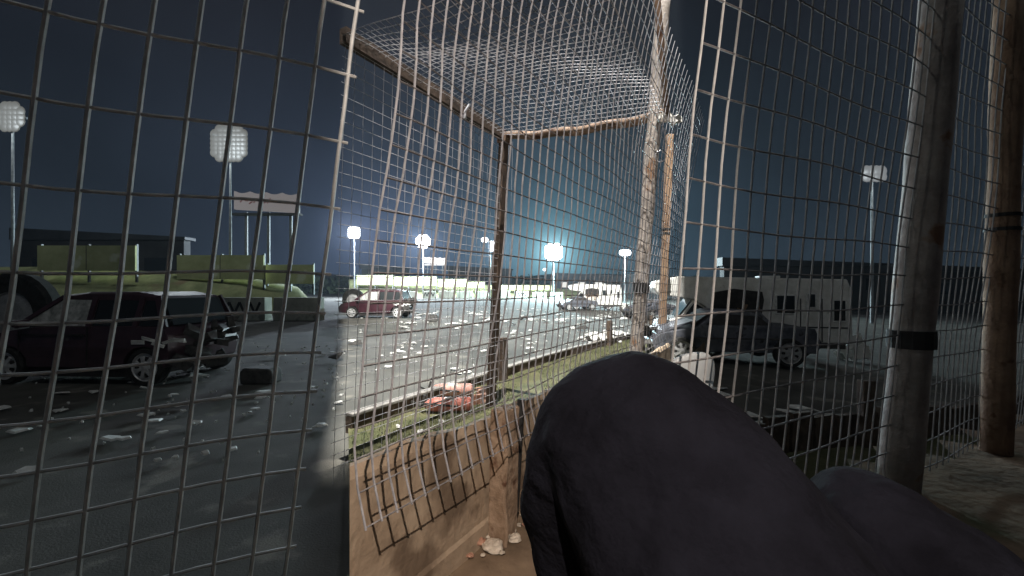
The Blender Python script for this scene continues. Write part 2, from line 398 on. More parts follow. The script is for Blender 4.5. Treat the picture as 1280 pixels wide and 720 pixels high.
# ------------------------------------------------------------------ outer cage: far mesh, top beams, canopy net
HT = CZ+1.97                     # level of the cage top
far = empty('debris_cage', SN(s_at(613, 3.02), 3.02, TZ), label='rusty steel cage frame with mesh beyond the wall and net overhead', cat='fence')
pb = SN(s_at(613, 3.02), 3.02); pb.z = TZ
pt = up(630, 170, pb.y)
bm_ = MB().bar(pb, pt, .11, .085, side=U).build('corner_post', 'rustdark', far, world=True, bevel=.006)
MB().bar(pt+Vector((0, 0, -.10)), pt+Vector((.0, 0, .03)), .14, .12, side=U).build('bracket', 'rust', far, world=True, bevel=.004)
dl = up(438, 50, 3.37)-pt
le = pt+dl*1.03
MB().bar(pt, le, .12, .075, side=Vector((0, 0, 1))).build('side_beam', 'rustdark', far, world=True)
clip = pt+dl*.36
k = MB(); k.box(clip+Vector((0, -.04, -.06)), (.05, .05, .08), jit=.008); k.tube([clip+Vector((-.04, -.06, -.12)), clip+Vector((.02, -.06, -.02)), clip+Vector((.06, -.05, .05))], .014, 6)
k.build('clamp', 'galv', far, world=True)
pr = up(834, 142, 4.2)
cb = MB(); cb.tube([pt+(pr-pt)*i/16+Vector((0, 0, -.05*math.sin(math.pi*i/16)+.012*math.sin(i*1.3))) for i in range(17)], .052, 8)
cb.build('cross_beam', 'rust', far, world=True, smooth=True)
# far mesh hangs under the side beam, left of the corner post
fm = MB(); along = (pt-le); L = along.length; al = along/L
for i in range(int(L/.085)):
    q = le+al*(i*.098+.03); lo_ = Vector((q.x-.10, q.y, TZ+.02))
    fm.tube([q+(lo_-q)*t/6+NN*.02*noise.noise(Vector((i*.3, t, 0))) for t in range(7)], .0022, 4)
for i in range(34):
    z0 = .06+.1*i
    fm.tube([le+al*(L*t/14)-Vector((.10*z0/3.5, 0, z0)) for t in range(15)], .0024, 4)
fm.build('outer_mesh', 'galv', far, world=True)
# canopy net between beam and near fence
cn = MB()
def Cn(s, t):                    # s along, t 0 (outer) .. 1 (over the spectator side)
    fpt = pt+(le-pt)*s; npt = pr+(le-pt)*s*1.0
    p = fpt+(npt-fpt)*t
    sag = -.05*math.sin(math.pi*t)+.16*math.sin(math.pi*min(1, s*1.2))*math.sin(math.pi*t)
    p.z += sag+.05*noise.noise(Vector((s*4, t*3, 2)))
    p += U*.10*noise.noise(Vector((s*2, t*2.2, 8)))
    return p
LL = (le-pt).length
ns = int(LL/.072)
for i in range(ns+1): cn.tube([Cn(i/ns, t/20) for t in range(21)], .0033, 4)
for j in range(31): cn.tube([Cn(i/34, j/30) for i in range(35)], .0030, 4)
cn.build('canopy_net', 'galv', far, world=True)
lk = MB()
for t in range(11):
    lk.tube([pr+(le-pr)*0+Vector((0, 0, -.02)), pr+U*(-.5)+Vector((.0, -.1, .5)), pr+U*(-1.2)+Vector((0, -.15, 1.5))], .03, 8) if t == 0 else None
lk.build('stay_pipe', 'rust', far, world=True, smooth=True)

# tan timber post further along the verge
p2 = at(826, 11); q2 = up(840, 100, 11); dr = (q2-p2)
tpz = empty('timber_post', p2, label='tan timber post with wire bands standing on the far verge', cat='post')
MB().bar(p2, p2+dr*.80, .17, .16).build('shaft', 'timber', tpz, world=True, bevel=.015)
for fz in (.44, .455): 
    c_ = p2+dr*fz; MB().bar(c_-Vector((0, 0, .02)), c_+Vector((0, 0, .02)), .20, .19).build('wire_band', 'black', tpz, world=True)
MB().box(p2+Vector((0, 0, .02)), (.45, .4, .05)).build('base_plate', 'black', tpz, world=True)

# ------------------------------------------------------------------ steel gate on the left
gd = Vector((.883, .469, 0)); g1 = Vector((-.378*1.75, 1.75, 0)); 
gate = empty('mesh_gate', g1-gd*1.0+Vector((0, 0, TZ)), label='coarse steel bar mesh gate with tall openings left of the wall', cat='gate')
def Gp(t, z):
    p = g1-gd*t; p.z = z; p.x += .13*(z-1.0); p += Vector((.012*noise.noise(Vector((t*2, z*2, 0))), .03*noise.noise(Vector((t, z, 5))), 0)); return p
g = MB()
tv = [.13+.122*i for i in range(16)]
for t in tv: g.tube([Gp(t, TZ+.03+.25*i) for i in range(16)], .0078, 6)
for i in range(16): 
    z = 3.3-.262*i if i < 9 else 3.3-.262*8-.155*(i-8)
    g.tube([Gp(.10+1.95*j/12, z+.01*math.sin(j)) for j in range(13)], .0062, 6)
g.build('bar_mesh', 'bar', gate, world=True)

# ------------------------------------------------------------------ side fence on the right
rd = Vector((.883, .469, 0)); r0 = Vector((.381*1.54, 1.54, 0))
sf = empty('side_fence', r0+rd*1.5, label='dark wire fence with two stout posts beyond the seated person', cat='fence')
def Rp(t, z):
    p = r0+rd*t; p.z = z; p.x += .10*(z-1.0)+.01*noise.noise(Vector((t*2, z*2, 3))); p += NN*.04*noise.noise(Vector((t, z*.8, 5))); return p
g = MB(); t = 0.0
while t < 5.2:
    g.tube([Rp(t, .02+.2*i) for i in range(17)], .0046, 5); t += .094
g.build('vertical_wires', 'bar', sf, world=True)
g = MB()
for i in range(20): g.tube([Rp(5.2*j/26, .06+.165*i+.008*math.sin(j*.9+i)) for j in range(27)], .0042, 5)
g.build('horizontal_wires', 'galvdark', sf, world=True)
def sidepost(pxa, pya, pxb, pyb, y, r, m):
    a0, b0 = up(pxa, pya, y), up(pxb, pyb, y); d = (b0-a0).normalized(); a0 = a0-d*(a0.z/d.z)
    return MB().tube([a0+(b0-a0)*i/10 for i in range(11)], [r+.004*math.sin(i*1.9) for i in range(11)], 14).build('post', m, sf, world=True, smooth=True), a0, b0
o, a0, b0 = sidepost(1122, 610, 1178, -20, 2.42, .098, 'postpaint')
k = MB(); k.lathe([(.108, -.05), (.11, 0), (.108, .05)], 14); kk = a0+(b0-a0)*.30; k.v = [x+kk for x in k.v]; k.build('strap', 'black', o, world=True)
o, a0, b0 = sidepost(1244, 585, 1262, -20, 3.0, .085, 'timber')
for fz in (.475, .505):
    k = MB(); k.lathe([(.092, -.012), (.092, .012)], 14); kk = a0+(b0-a0)*fz; k.v = [x+kk for x in k.v]; k.build('wire_band', 'black', o, world=True)

# ------------------------------------------------------------------ lamps
def light(name, kind, loc, power, col, target=None, parent=None, size=.1, cone=60, blend=.3):
    l = bpy.data.lights.new(name, kind); l.energy = power; l.color = col; l.shadow_soft_size = size
    if kind == 'SPOT': l.spot_size = R(cone); l.spot_blend = blend
    o = bpy.data.objects.new(name, l); COL.objects.link(o); o.location = loc
    if target is not None: o.rotation_euler = (Vector(target)-Vector(loc)).to_track_quat('-Z', 'Y').to_euler()
    return o
def shielded(name, loc, a_left, a_right, reach, below, label, power, col, size, polebase):  # shields, housing and visor are added to cut the light to a wedge
    loc = Vector(loc)
    e_ = empty(name, (polebase[0], polebase[1], 0), label=label, cat='floodlight')
    for a_ in (a_left, a_right):
        d = Vector((math.sin(R(a_)), math.cos(R(a_)), 0)); q = loc+d*.02+Vector(((-.03 if a_ < 0 else .03), 0, 0))
        b_ = MB(); w_ = Vector((.004, 0, 0))
        pts = [q+Vector((0, 0, .3))-d*.1, q+d*reach+Vector((0, 0, .3)), q+d*reach+Vector((0, 0, -below)), q-d*.1+Vector((0, 0, -below))]
        b_.add([x-w_ for x in pts]+[x+w_ for x in pts], [(0, 1, 2, 3), (7, 6, 5, 4), (0, 4, 5, 1), (1, 5, 6, 2), (2, 6, 7, 3), (3, 7, 4, 0)])
        b_.build('added_shield', 'black', e_, world=True)
    b_ = MB(); b_.box(loc+Vector((0, -.14, .15-below/2)), (.5, .03, below+.3)); b_.box(loc+Vector((0, reach/2-.1, .32)), (.9, reach+.2, .03)); b_.build('housing', 'black', e_, world=True)
    pb_ = Vector((polebase[0], polebase[1], 0)); pp = MB(); pp.tube([pb_, Vector((pb_.x, pb_.y, loc.z)), loc+Vector((0, -.16, 0))], .06, 10); pp.build('pole', 'steelgrey', e_, world=True)
    if below > 1:
        b_ = MB(); b_.box(loc+Vector((0, .02, -1.0)), (.9, .26, .02)); b_.build('added_visor', 'black', e_, world=True)  # added plate keeping the beam off the near wall
    light('lamp_light', 'POINT', loc, power, col, size=size)
    return e_
shielded('added_floodlight', (0, .05, 24), -20.7, 20.7, 1.6, 3.2, 'added unseen floodlight above the spectators shielded to a wedge on the track', P_WEDGE, (1.0, .975, .91), .02, (0, -3.5))  # added lamp, brightens only the middle wedge of the track
shielded('terrace_lamp', (0, -1.5, 2.9), -9.5, 12.5, .5, .5, 'short warm lamp with added shields behind the spectators lighting the wall', P_NEAR, (1.0, .85, .72), .012, (0, -2.2))
for x_, y_, z_ in ((-4.5, 1.5, 9), (9, 3, 9)):  # added fill lamps, lift the dark left and right sides
    e_ = empty('added_side_lamp', (x_, y_-3, 0), label='added dim fill lamp over the '+('gate' if x_ < 0 else 'seating row')+' on a tall pole', cat='lamp')
    MB().tube([(x_, y_-3, 0), (x_, y_-3, z_), (x_, y_, z_+.1)], .06, 8).build('pole', 'steelgrey', e_, world=True)
    MB().box((x_, y_, z_+.14), (.5, .3, .1)).build('lamp_head', 'black', e_, world=True)
    light('lamp_light', 'POINT', (x_, y_, z_-.1), P_SIDE, (.95, 1, .97), size=.2)
# added unseen spots without masts, pooling light on the middle of the track
light('added_track_spot', 'SPOT', (-15, 3, 15), P_SPOT_L, (.98, 1, .95), target=(1.5, 27, TZ), size=.3, cone=30, blend=.6)
light('added_track_spot', 'SPOT', (17, 2, 16), P_SPOT_R, (.96, 1, .97), target=(4.5, 40, TZ), size=.3, cone=22, blend=.6)

def mast(px, py, y, w, hh, label, mt, group=None, arm=False, power=0, lc=(.85, .95, 1)):
    top = up(px, py, y); base = at(px, y)
    e_ = empty('light_mast', base, label=label, cat='floodlight mast', group=group)
    pm = MB()
    if arm:
        pm.tube([base+Vector((.6, 0, 0)), top+Vector((.6, 0, -.5)), top+Vector((.5, 0, -.05)), top+Vector((0, 0, .08))], .11, 8)
    else: pm.tube([base, top], [.11, .055], 10)
    pm.build('pole', 'steelgrey', e_, world=True)
    hd = MB()
    n_ = max(2, int(w/.30)); m_ = max(1, int(hh/.30))
    for i in range(n_):
        for r_ in range(m_):
            ex = ((i+.5)/n_*2-1); ey = ((r_+.5)/m_*2-1)
            if ex*ex+ey*ey > 1.25: continue
            c_ = top+Vector((ex*w/2, -.12, ey*hh/2)); g_ = w/n_
            hd.lathe([(.05, .1), (g_*.9, .02), (g_*1.15, -.03), (g_*.95, -.07), (.05, -.12)], 12, 'y', c_)
    hd.build('lamp_head', mt, e_, world=True, smooth=True)
    MB().box(top+Vector((0, .1, 0)), (w, .08, .12)).build('crossarm', 'steelgrey', e_, world=True)
    if power: light('lamp_light', 'POINT', top+Vector((0, -2.4, -.3)), power*P_FAR, lc, size=.4)
    return top
mast(443, 291, 62, 1.3, 1.2, 'bright floodlight mast at left end over the maroon hatchback', 'lampglow', power=.35, lc=(.75, .85, 1))
mast(529, 302, 66, 1.8, 1.7, 'bright floodlight mast beside the lit white roof sign', 'lampglow', power=.6, lc=(.75, .85, 1))
mast(606, 300, 50, .5, .4, 'white swan neck street lamp left of the cage post', 'lampon', arm=True)
mast(618, 308, 70, 1.3, 1.3, 'round floodlight mast half hidden by the cage corner post', 'lampglow', power=.3)
tb = mast(692, 315, 64, 2.2, 2.2, 'brightest floodlight mast glowing above the track centre', 'lampglow', power=1.0, lc=(.62, .93, 1))
mast(681, 337, 90, .5, .4, 'small distant lamp post under the brightest floodlight', 'lampon')
mast(781, 316, 58, 1.1, .45, 'wide headed floodlight mast right of the motorhome', 'lampglow', power=.25)
mast(828, 345, 80, .6, .5, 'tiny far lamp beside the tan timber post', 'lampon')
mast(16, 147, 26, 1.5, 1.5, 'dim round floodlight mast at the far left behind the gate', 'lampdim', power=.012)
mast(288, 180, 28, 2.1, 2.1, 'dim round floodlight mast behind the gate near the faint sign', 'lampdim', power=.016)
mast(1090, 218, 26, 1.2, .7, 'dim floodlight mast seen through the side fence', 'lampdim2', power=.008)
mast(1238, 316, 40, 1.0, .7, 'faint low lamp post behind the right timber post', 'lampdim2')


# ------------------------------------------------------------------ night haze
hz = MB().box((0, 60, 23), (330, 220, 58)).build('haze', 'white'); hz.data.materials.clear()
hm = bpy.data.materials.new('night_haze'); hm.use_nodes = True; t_ = hm.node_tree; t_.nodes.clear()
pv_ = t_.nodes.new('ShaderNodeVolumePrincipled'); pv_.inputs['Density'].default_value = HAZE; pv_.inputs['Color'].default_value = (.72, .86, 1, 1)
t_.links.new(pv_.outputs[0], t_.nodes.new('ShaderNodeOutputMaterial').inputs['Volume']); hz.data.materials.append(hm); tag(hz, kind='stuff')

# ------------------------------------------------------------------ far background
mb = MB(); random.seed(21)
vs, fs = [], []; K = 90
for i in range(K):
    a_ = R(-75+150*i/(K-1)); d = 260
    x, y = d*math.sin(a_), d*math.cos(a_); h = 9+4*noise.noise(Vector((a_*3, 0, 0)))+1.6*noise.noise(Vector((a_*16, 2, 0)))
    vs += [(x, y, -4), (x, y, h*.45), (x*1.15, y*1.15, h), (x*1.5, y*1.5, h*.8)]
for i in range(K-1):
    for j in range(3): fs.append((i*4+j, (i+1)*4+j, (i+1)*4+j+1, i*4+j+1))
tag(mb.add(vs, fs).build('hills', 'hill', smooth=True), kind='structure')
mb = MB()
for i in range(9000):
    a_ = R(random.uniform(-60, 60)); d = random.uniform(125, 150); x, y = d*math.sin(a_), d*math.cos(a_)
    top = 4.2+2.6*noise.noise(Vector((a_*14, 0, 0)))+1.6*noise.noise(Vector((a_*50, 3, 0)))
    z = random.uniform(-2, max(.5, top)); w = random.uniform(.3, .75)
    d1 = Vector((random.uniform(-1, 1), random.uniform(-1, 1), random.uniform(-1, 1))).normalized(); d2 = d1.orthogonal()
    p = Vector((x, y, z)); mb.add([p-d1*w, p+d2*w*.6, p+d1*w, p-d2*w*.6], [(0, 1, 2, 3)])
tag(mb.build('treeline', 'leaf'), 'dark band of trees behind the far side of the track', 'trees', kind='stuff')

# grass bank of the infield + lime hoardings
def bank(name, pts, depth, label):
    mb = MB(); vs, fs = [], []; n_ = 8
    for (px, y, h) in pts:
        for j in range(n_):
            t = j/(n_-1); p = at(px, y); q = p+Vector((p.x/p.y*depth*t, depth*t, 0)); q.z = track_z(p.x, p.y)-.05+(h+.05)*math.sin(min(1, t*1.6)*math.pi/2)+(.1*noise.noise(q*.5) if 0 < j else 0)
            vs.append(q)
    for i in range(len(pts)-1):
        for j in range(n_-1): fs.append((i*n_+j, i*n_+j+1, (i+1)*n_+j+1, (i+1)*n_+j))
    return tag(mb.add(vs, fs).build(name, 'bank', smooth=True), kind='structure')
bank('bank', [(436, 70, 3.2), (470, 70, 3.2), (520, 71, 2.9), (560, 72, 2.6), (600, 73, 2.2), (650, 75, 2.0), (700, 78, 1.8), (760, 82, 1.5)], 16, '')
bank('mound', [(-60, 24, 2.9), (60, 24, 2.9), (170, 24, 2.7), (300, 24.5, 2.4), (372, 25, 1.6), (396, 25.5, .2)], 6, '')
def hoard(px0, px1, py, y, h, label):
    a0, b0 = up(px0, py, y), up(px1, py, y); e_ = empty('hoarding', (a0.x, y, a0.z-h), label=label, cat='hoarding', group='lime hoardings on the infield bank')
    MB().box(((a0.x+b0.x)/2, y, a0.z-h/2), (b0.x-a0.x, .12, h)).build('panel', 'hoard', e_, world=True)
    n_ = max(3, int((b0.x-a0.x)/2.2)+1)
    for i in range(1, n_-1): MB().box((a0.x+(b0.x-a0.x)*i/(n_-1), y-.062, a0.z-h/2), (.035, .01, h*.98)).build('joint', 'scrapdark', e_, world=True)
    for i in range(n_): MB().box((a0.x+.06+(b0.x-a0.x-.12)*i/(n_-1), y+.13, a0.z-h/2-.3), (.1, .12, h+.8)).build('post', 'steelgrey', e_, world=True)
hoard(446, 491, 344, 71.2, 1.6, 'long pale lime hoarding above the maroon hatchback')
hoard(492.5, 546, 346, 71.6, 1.5, 'lime hoarding under the lit roof sign')
hoard(547, 583, 349, 72.6, 1.3, 'stepped lower lime hoarding right of the sign')
hoard(584, 606, 352.5, 73.6, 1.0, 'short lime hoarding next to the cage post')
hoard(612, 690, 356.5, 76, .9, 'thin far lime hoarding right of the cage post')
hoard(48, 170, 307, 25.5, 1.5, 'dim lime hoarding behind the dark plum hatchback')
hoard(222, 330, 319, 26.5, 1.5, 'dim lime hoarding under the faint sign')
hoard(332, 392, 331, 27, 1.2, 'dim lower lime hoarding at the mound end')

# white concrete blocks along the infield
def block_mesh(L, H, D):
    m_ = MB(); m_.prism([(-L/2, 0), (L/2, 0), (L/2, H*.2), (L/2-.02, H), (-L/2+.02, H), (-L/2, H*.2)], -D/2, D/2); return m_
proto = None
def block(px, y, L=2.5, H=1.15, label='white concrete block in the row edging the infield', group='white concrete blocks edging the infield', mk=False):
    b_ = block_mesh(L, H, .6).build('concrete_block', 'blockwhite', loc=None, bevel=.03); b_.location = at(px, y); b_.rotation_euler.z = random.uniform(-.06, .06)
    tag(b_, label, 'block', group)
    if mk:
        z_ = MB(); n_ = 7
        for i in range(n_):
            x0 = -L*.4+L*.8*i/n_; x1 = x0+L*.8/n_; y_ = -.304
            z0, z1 = (.3, .8) if i % 2 == 0 else (.8, .3)
            z_.bar((x0, y_, z0*H), (x1, y_, z1*H), .12, .01, side=Vector((1, 0, 0)))
        z_.build('zigzag_marking', 'interior', b_)
random.seed(9)
px = 512
i = 0
while px < 712:
    y = 62+ (px-512)*.022
    block(px, y, L=2.2+random.uniform(-.3, .4), H=1.12+random.uniform(-.08, .08), mk=i in (1, 6)); 
    if i in (1, 6): COL.objects[-1]
    px += 23+random.uniform(-2, 2.5) if px < 640 else 21+random.uniform(-1, 2); i += 1
for px in (246, 308, 374): block(px, 20.5, L=2.2, H=1.1, label='dim white block below the mound behind the gate', group='white blocks below the mound', mk=px == 308)

# lit roof sign and its shed
def sign(px0, px1, py0, py1, y, ms, label, scrawl):
    a0, b0 = up(px0, py1, y), up(px1, py0, y); w, h = b0.x-a0.x, b0.z-a0.z; c_ = (a0+b0)/2
    e_ = empty('roof_sign', (c_.x, y, track_z(c_.x, y)), label=label, cat='sign')
    pn = MB(); prof = []
    for i in range(25):
        t = i/24; prof.append((a0.x+w*t-.0, b0.z-h*.10*abs(math.sin(t*math.pi*4))-h*.12*t))
    prof += [(b0.x, a0.z-h*.05), (a0.x, a0.z+h*.12)]
    pn.prism(prof, y-.15, y+.15); pn.build('lit_panel', ms, e_, world=True)
    MB().box((c_.x, y, a0.z-h*.12), (w*1.06, .5, h*.10)).build('ledge', ms if ms == 'signlit' else 'buildw', e_, world=True)
    for t in (.15, .5, .85): MB().tube([(a0.x+w*t, y+.2, track_z(c_.x, y)), (a0.x+w*t, y+.2, a0.z)], .12, 6).build('leg', 'steelgrey', e_, world=True)
    if scrawl:
        k_ = MB()
        for i in range(7): k_.tube([(a0.x+w*(.1+.07*i), y-.17, a0.z+h*(.45+.1*math.sin(i*2))), (a0.x+w*(.15+.07*i), y-.17, a0.z+h*(.55+.1*math.cos(i*2)))], h*.03, 5)
        k_.build('red_mark', 'signred', e_, world=True)
sign(530, 557, 321, 330, 92, 'signlit', 'overexposed white lit roof sign between the floodlights', False)
sign(294, 374, 239, 265, 34, 'signdim', 'faint pinkish roof sign seen through the coarse gate', True)

def shed(px0, px1, py, y, label, d=3, lit=0):
    a0, b0 = up(px0, py, y), up(px1, py, y); w = b0.x-a0.x; c_ = (a0.x+b0.x)/2; z0 = track_z(c_, y); h = a0.z-z0
    e_ = empty('shed', (c_, y+d/2, z0), label=label, cat='building')
    MB().box((0, 0, h*.42), (w, d, h*.84)).build('wall', 'buildw', e_)
    MB().prism([(-w/2-.3, h*.843), (w/2+.3, h*.843), (w/2+.3, h*.88), (-w/2-.3, h)], -d/2-.3, d/2+.3).build('roof', 'roof', e_)
    for i in range(max(2, int(w/4))):
        n_ = max(2, int(w/4)); MB().box((-w/2+w*(i+.5)/n_, -d/2-.02, h*.5), (w/n_*.4, .08, h*.22)).build('window', 'winlit' if i < lit else 'glass', e_)
shed(452, 508, 330, 110, 'low dark shed behind the left floodlight masts')
shed(560, 640, 332, 112, 'long dark stand with flat roof beside the sign')
shed(695, 780, 341, 105, 'distant low shed with lit front behind the motorhome', lit=3)
shed(786, 850, 342, 90, 'dark low shed right of the motorhome')
shed(20, 230, 285, 40, 'dark stand roof behind the dim lime hoarding', d=.8)
shed(905, 1120, 322, 40, 'wide dark shed behind the dim motorhome', d=.8)
shed(1130, 1300, 330, 36, 'dark low shed behind the side fence posts')

# ------------------------------------------------------------------ cars
def wheel(parent, x, y, r=.30, w=.19, hubc='hub', squash=0):
    t = MB(); t.lathe([(r*.74, -w/2), (r*.95, -w/2), (r, -w*.3), (r, w*.3), (r*.95, w/2), (r*.74, w/2), (r*.74, -w/2)], 26, 'y', (0, 0, 0), False)
    wo_ = empty('wheel', (x, y, r)); wo_.parent = parent
    t.build('tyre', 'tyre', wo_, smooth=False)
    sg = -1 if y < 0 else 1
    h = MB(); n_ = 7
    h.lathe([(.02, sg*(w/2-.025)), (r*.70, sg*(w/2-.03)), (r*.765, sg*(w/2-.005)), (r*.765, sg*(w/2-.06)), (.02, sg*(w/2-.07))], 26, 'y')
    for i in range(n_):
        a_ = 2*math.pi*i/n_; c_ = Vector((math.cos(a_)*r*.34, sg*(w/2-.015), math.sin(a_)*r*.34))
        h.box(c_, (r*.46, .03, r*.17), rot=Matrix.Rotation(-a_, 3, 'Y'))
    h.lathe([(.02, sg*(w/2+.01)), (r*.2, sg*(w/2)), (r*.22, sg*(w/2-.03))], 16, 'y')
    h.build('hubcap', hubc, wo_)
    d = MB()
    for i in range(n_):
        a_ = 2*math.pi*(i+.5)/n_; c_ = Vector((math.cos(a_)*r*.44, sg*(w/2-.022), math.sin(a_)*r*.44))
        d.box(c_, (r*.22, .02, r*.16), rot=Matrix.Rotation(-a_, 3, 'Y'))
    d.build('hub_opening', 'interior', wo_)
    return wo_
def hatchback(name, paint, loc, rz, label, seed, glassm='glass', crush=.5):
    random.seed(seed)
    e_ = empty(name, loc, rz, label, 'car')
    # local: car along X, nose at -X (front), rear +X ; side -Y faces the camera
    def arch(cx, r, n_=9): return [(cx+r*math.cos(math.pi*(1-i/(n_-1))), .28+r*math.sin(math.pi*(1-i/(n_-1)))) for i in range(n_)]
    low = [(-1.86, .30)]+arch(-1.16, .345)+arch(1.20, .345)+[(1.58, .32), (1.63, .55), (1.60, .80), (1.52, .93), (1.0, .95), (-.7, .93), (-1.05, .88), (-1.75, .74), (-1.90, .56)]
    W2 = .80
    def tap(p, y):
        k_ = abs(y)/W2; ins = .0
        x = p[0]*(1-.03*(k_ > .96)); z = p[1]
        dn = .028*noise.noise(Vector((x*2.2, y*3, z*3+seed)))*crush
        if x > 1.3: x -= crush*.05*(x-1.3)*(1+noise.noise(Vector((z*6, y*3, seed))))
        return (x, y*(1 if z < .7 else 1-.04*(z-.7)/.25)+dn, z+dn)
    b_ = MB(); b_.prism(low, [-W2, -W2*.965, -.3, .3, W2*.965, W2], None, tap)
    body = b_.build('body', paint, e_, bevel=.012)
    # cabin: roof + pillars
    def cab(y, z): return y*(1-.17*(z-.93)/.5)
    roof = MB(); rp = [(-.28, 1.44), (.1, 1.49), (.9, 1.48), (1.30, 1.42), (1.32, 1.37), (-.30, 1.39)]
    roof.prism(rp, [-.66, -.60, 0, .60, .66], None, lambda p, y: (p[0], y, p[1]-(.035 if abs(y) > .64 else 0)+.02*noise.noise(Vector((p[0]*3, y*3, seed)))*crush*2)); roof.build('roof', paint, e_, bevel=.012)
    for sy in (-1, 1):
        for (x0, x1, w_) in ((-1.02, -.30, .06), (.22, .24, .075), (1.00, 1.05, .075), (1.49, 1.30, .10)):
            pil = MB(); pil.bar((x0, sy*.765, .92), (x1, sy*.655, 1.41), w_, .04, side=Vector((1, 0, 0))); pil.build('pillar', paint, e_)
    for sy in (-1, 1):
        for (xa, xb, xc, xd, gm) in ((-.94, -.27, .19, .20, glassm), (.27, .29, .97, 1.00, 'glass' if glassm == 'shatter' else glassm), (1.06, 1.10, 1.25, 1.40, 'glass')):
            g_ = MB(); o_ = .006*sy
            g_.add([(xa, sy*.752, .94), (xb, sy*.648, 1.39), (xc, sy*.648, 1.39), (xd, sy*.752, .94), (xa, sy*.742, .94), (xb, sy*.638, 1.39), (xc, sy*.638, 1.39), (xd, sy*.742, .94)],
                   [(0, 1, 2, 3), (7, 6, 5, 4), (0, 4, 5, 1), (1, 5, 6, 2), (2, 6, 7, 3), (3, 7, 4, 0)])
            g_.build('side_window', gm, e_)
    g_ = MB(); g_.bar((-1.02, 0, .925), (-.32, 0, 1.40), 1.28, .012, side=Vector((0, 1, 0))); g_.build('windscreen', 'shatter', e_)
    g_ = MB(); g_.bar((1.51, 0, .95), (1.33, 0, 1.38), 1.22, .012, side=Vector((0, 1, 0))); g_.build('rear_window', 'glass', e_)
    s_ = MB(); s_.box((.2, 0, .2), (2.0, 1.5, .14)); s_.box((.35, 0, .7), (2.1, 1.3, .3)); s_.build('underbody', 'interior', e_)
    for x_ in (-1.16, 1.20):
        for sy in (-1, 1): wheel(e_, x_, sy*.72)
    d_ = MB()
    for sy in (-1, 1): d_.box((-.37, sy*.806, .80), (1.15, .012, .02)); d_.box((.24, sy*.806, .62), (.016, .012, .62)); d_.box((-.92, sy*.80, .62), (.016, .012, .5))
    d_.build('door_seam', 'interior', e_)
    for sy in (-1, 1):
        MB().box((.08, sy*.812, .80), (.16, .03, .035)).build('door_handle', 'interior', e_, bevel=.006)
        MB().box((-.78, sy*.88, .99), (.14, .16, .11), jit=.012).build('wing_mirror', paint, e_, bevel=.015)
    w_ = MB()
    for i in range(26):
        w_.box((1.52+random.uniform(-.08, .26), random.uniform(-.8, .7), random.uniform(.25, .95)), (random.uniform(.06, .34), random.uniform(.04, .3), random.uniform(.03, .2)),
               rot=Matrix.Rotation(random.uniform(-1, 1), 3, 'Y') @ Matrix.Rotation(random.uniform(-1, 1), 3, 'Z'), jit=.03)
    w_.build('crumpled_end', 'scrapdark', e_)
    w_ = MB()
    for i in range(5): w_.box((1.1+.17*i, -.81, .70+.05*math.sin(i*2.2)), (.2, .03, .05), rot=Matrix.Rotation(random.uniform(-.4, .4), 3, 'Y'), jit=.015)
    w_.build('torn_trim', 'scrap', e_)
    return e_
c_ = at(460, 22.6); hatchback('hatchback', 'maroon', (-7.02, c_.y, c_.z), R(-2), 'maroon wrecked hatchback with silver hubcap on the lit track', 4, 'shatter')
c_ = at(60, 7.6); hatchback('hatchback', 'plum', (-6.95, c_.y, c_.z), R(-3), 'dark plum wrecked hatchback close behind the coarse gate', 8, 'shatter')

# upturned wheel assemblies beyond the cars
def loose_wheel(px, y, r, label):
    c_ = at(px, y); e_ = empty('loose_wheel', c_, label=label, cat='wheel')
    t = MB(); t.lathe([(r*.55, -.16), (r*.92, -.17), (r, -.1), (r, .1), (r*.92, .17), (r*.55, .16), (r*.55, -.16)], 28, 'y', (0, 0, r), False); t.build('tyre', 'tyre', e_)
    h = MB(); h.lathe([(.03, -.1), (r*.3, -.13), (r*.52, -.09), (r*.55, -.13), (r*.55, .1), (.03, .1)], 22, 'y', (0, 0, r)); h.build('rim', 'bar', e_)
loose_wheel(442, 29, .75, 'large dark wheel propped up beyond the maroon hatchback')
loose_wheel(22, 9.6, .95, 'large dark wheel standing behind the plum hatchback')

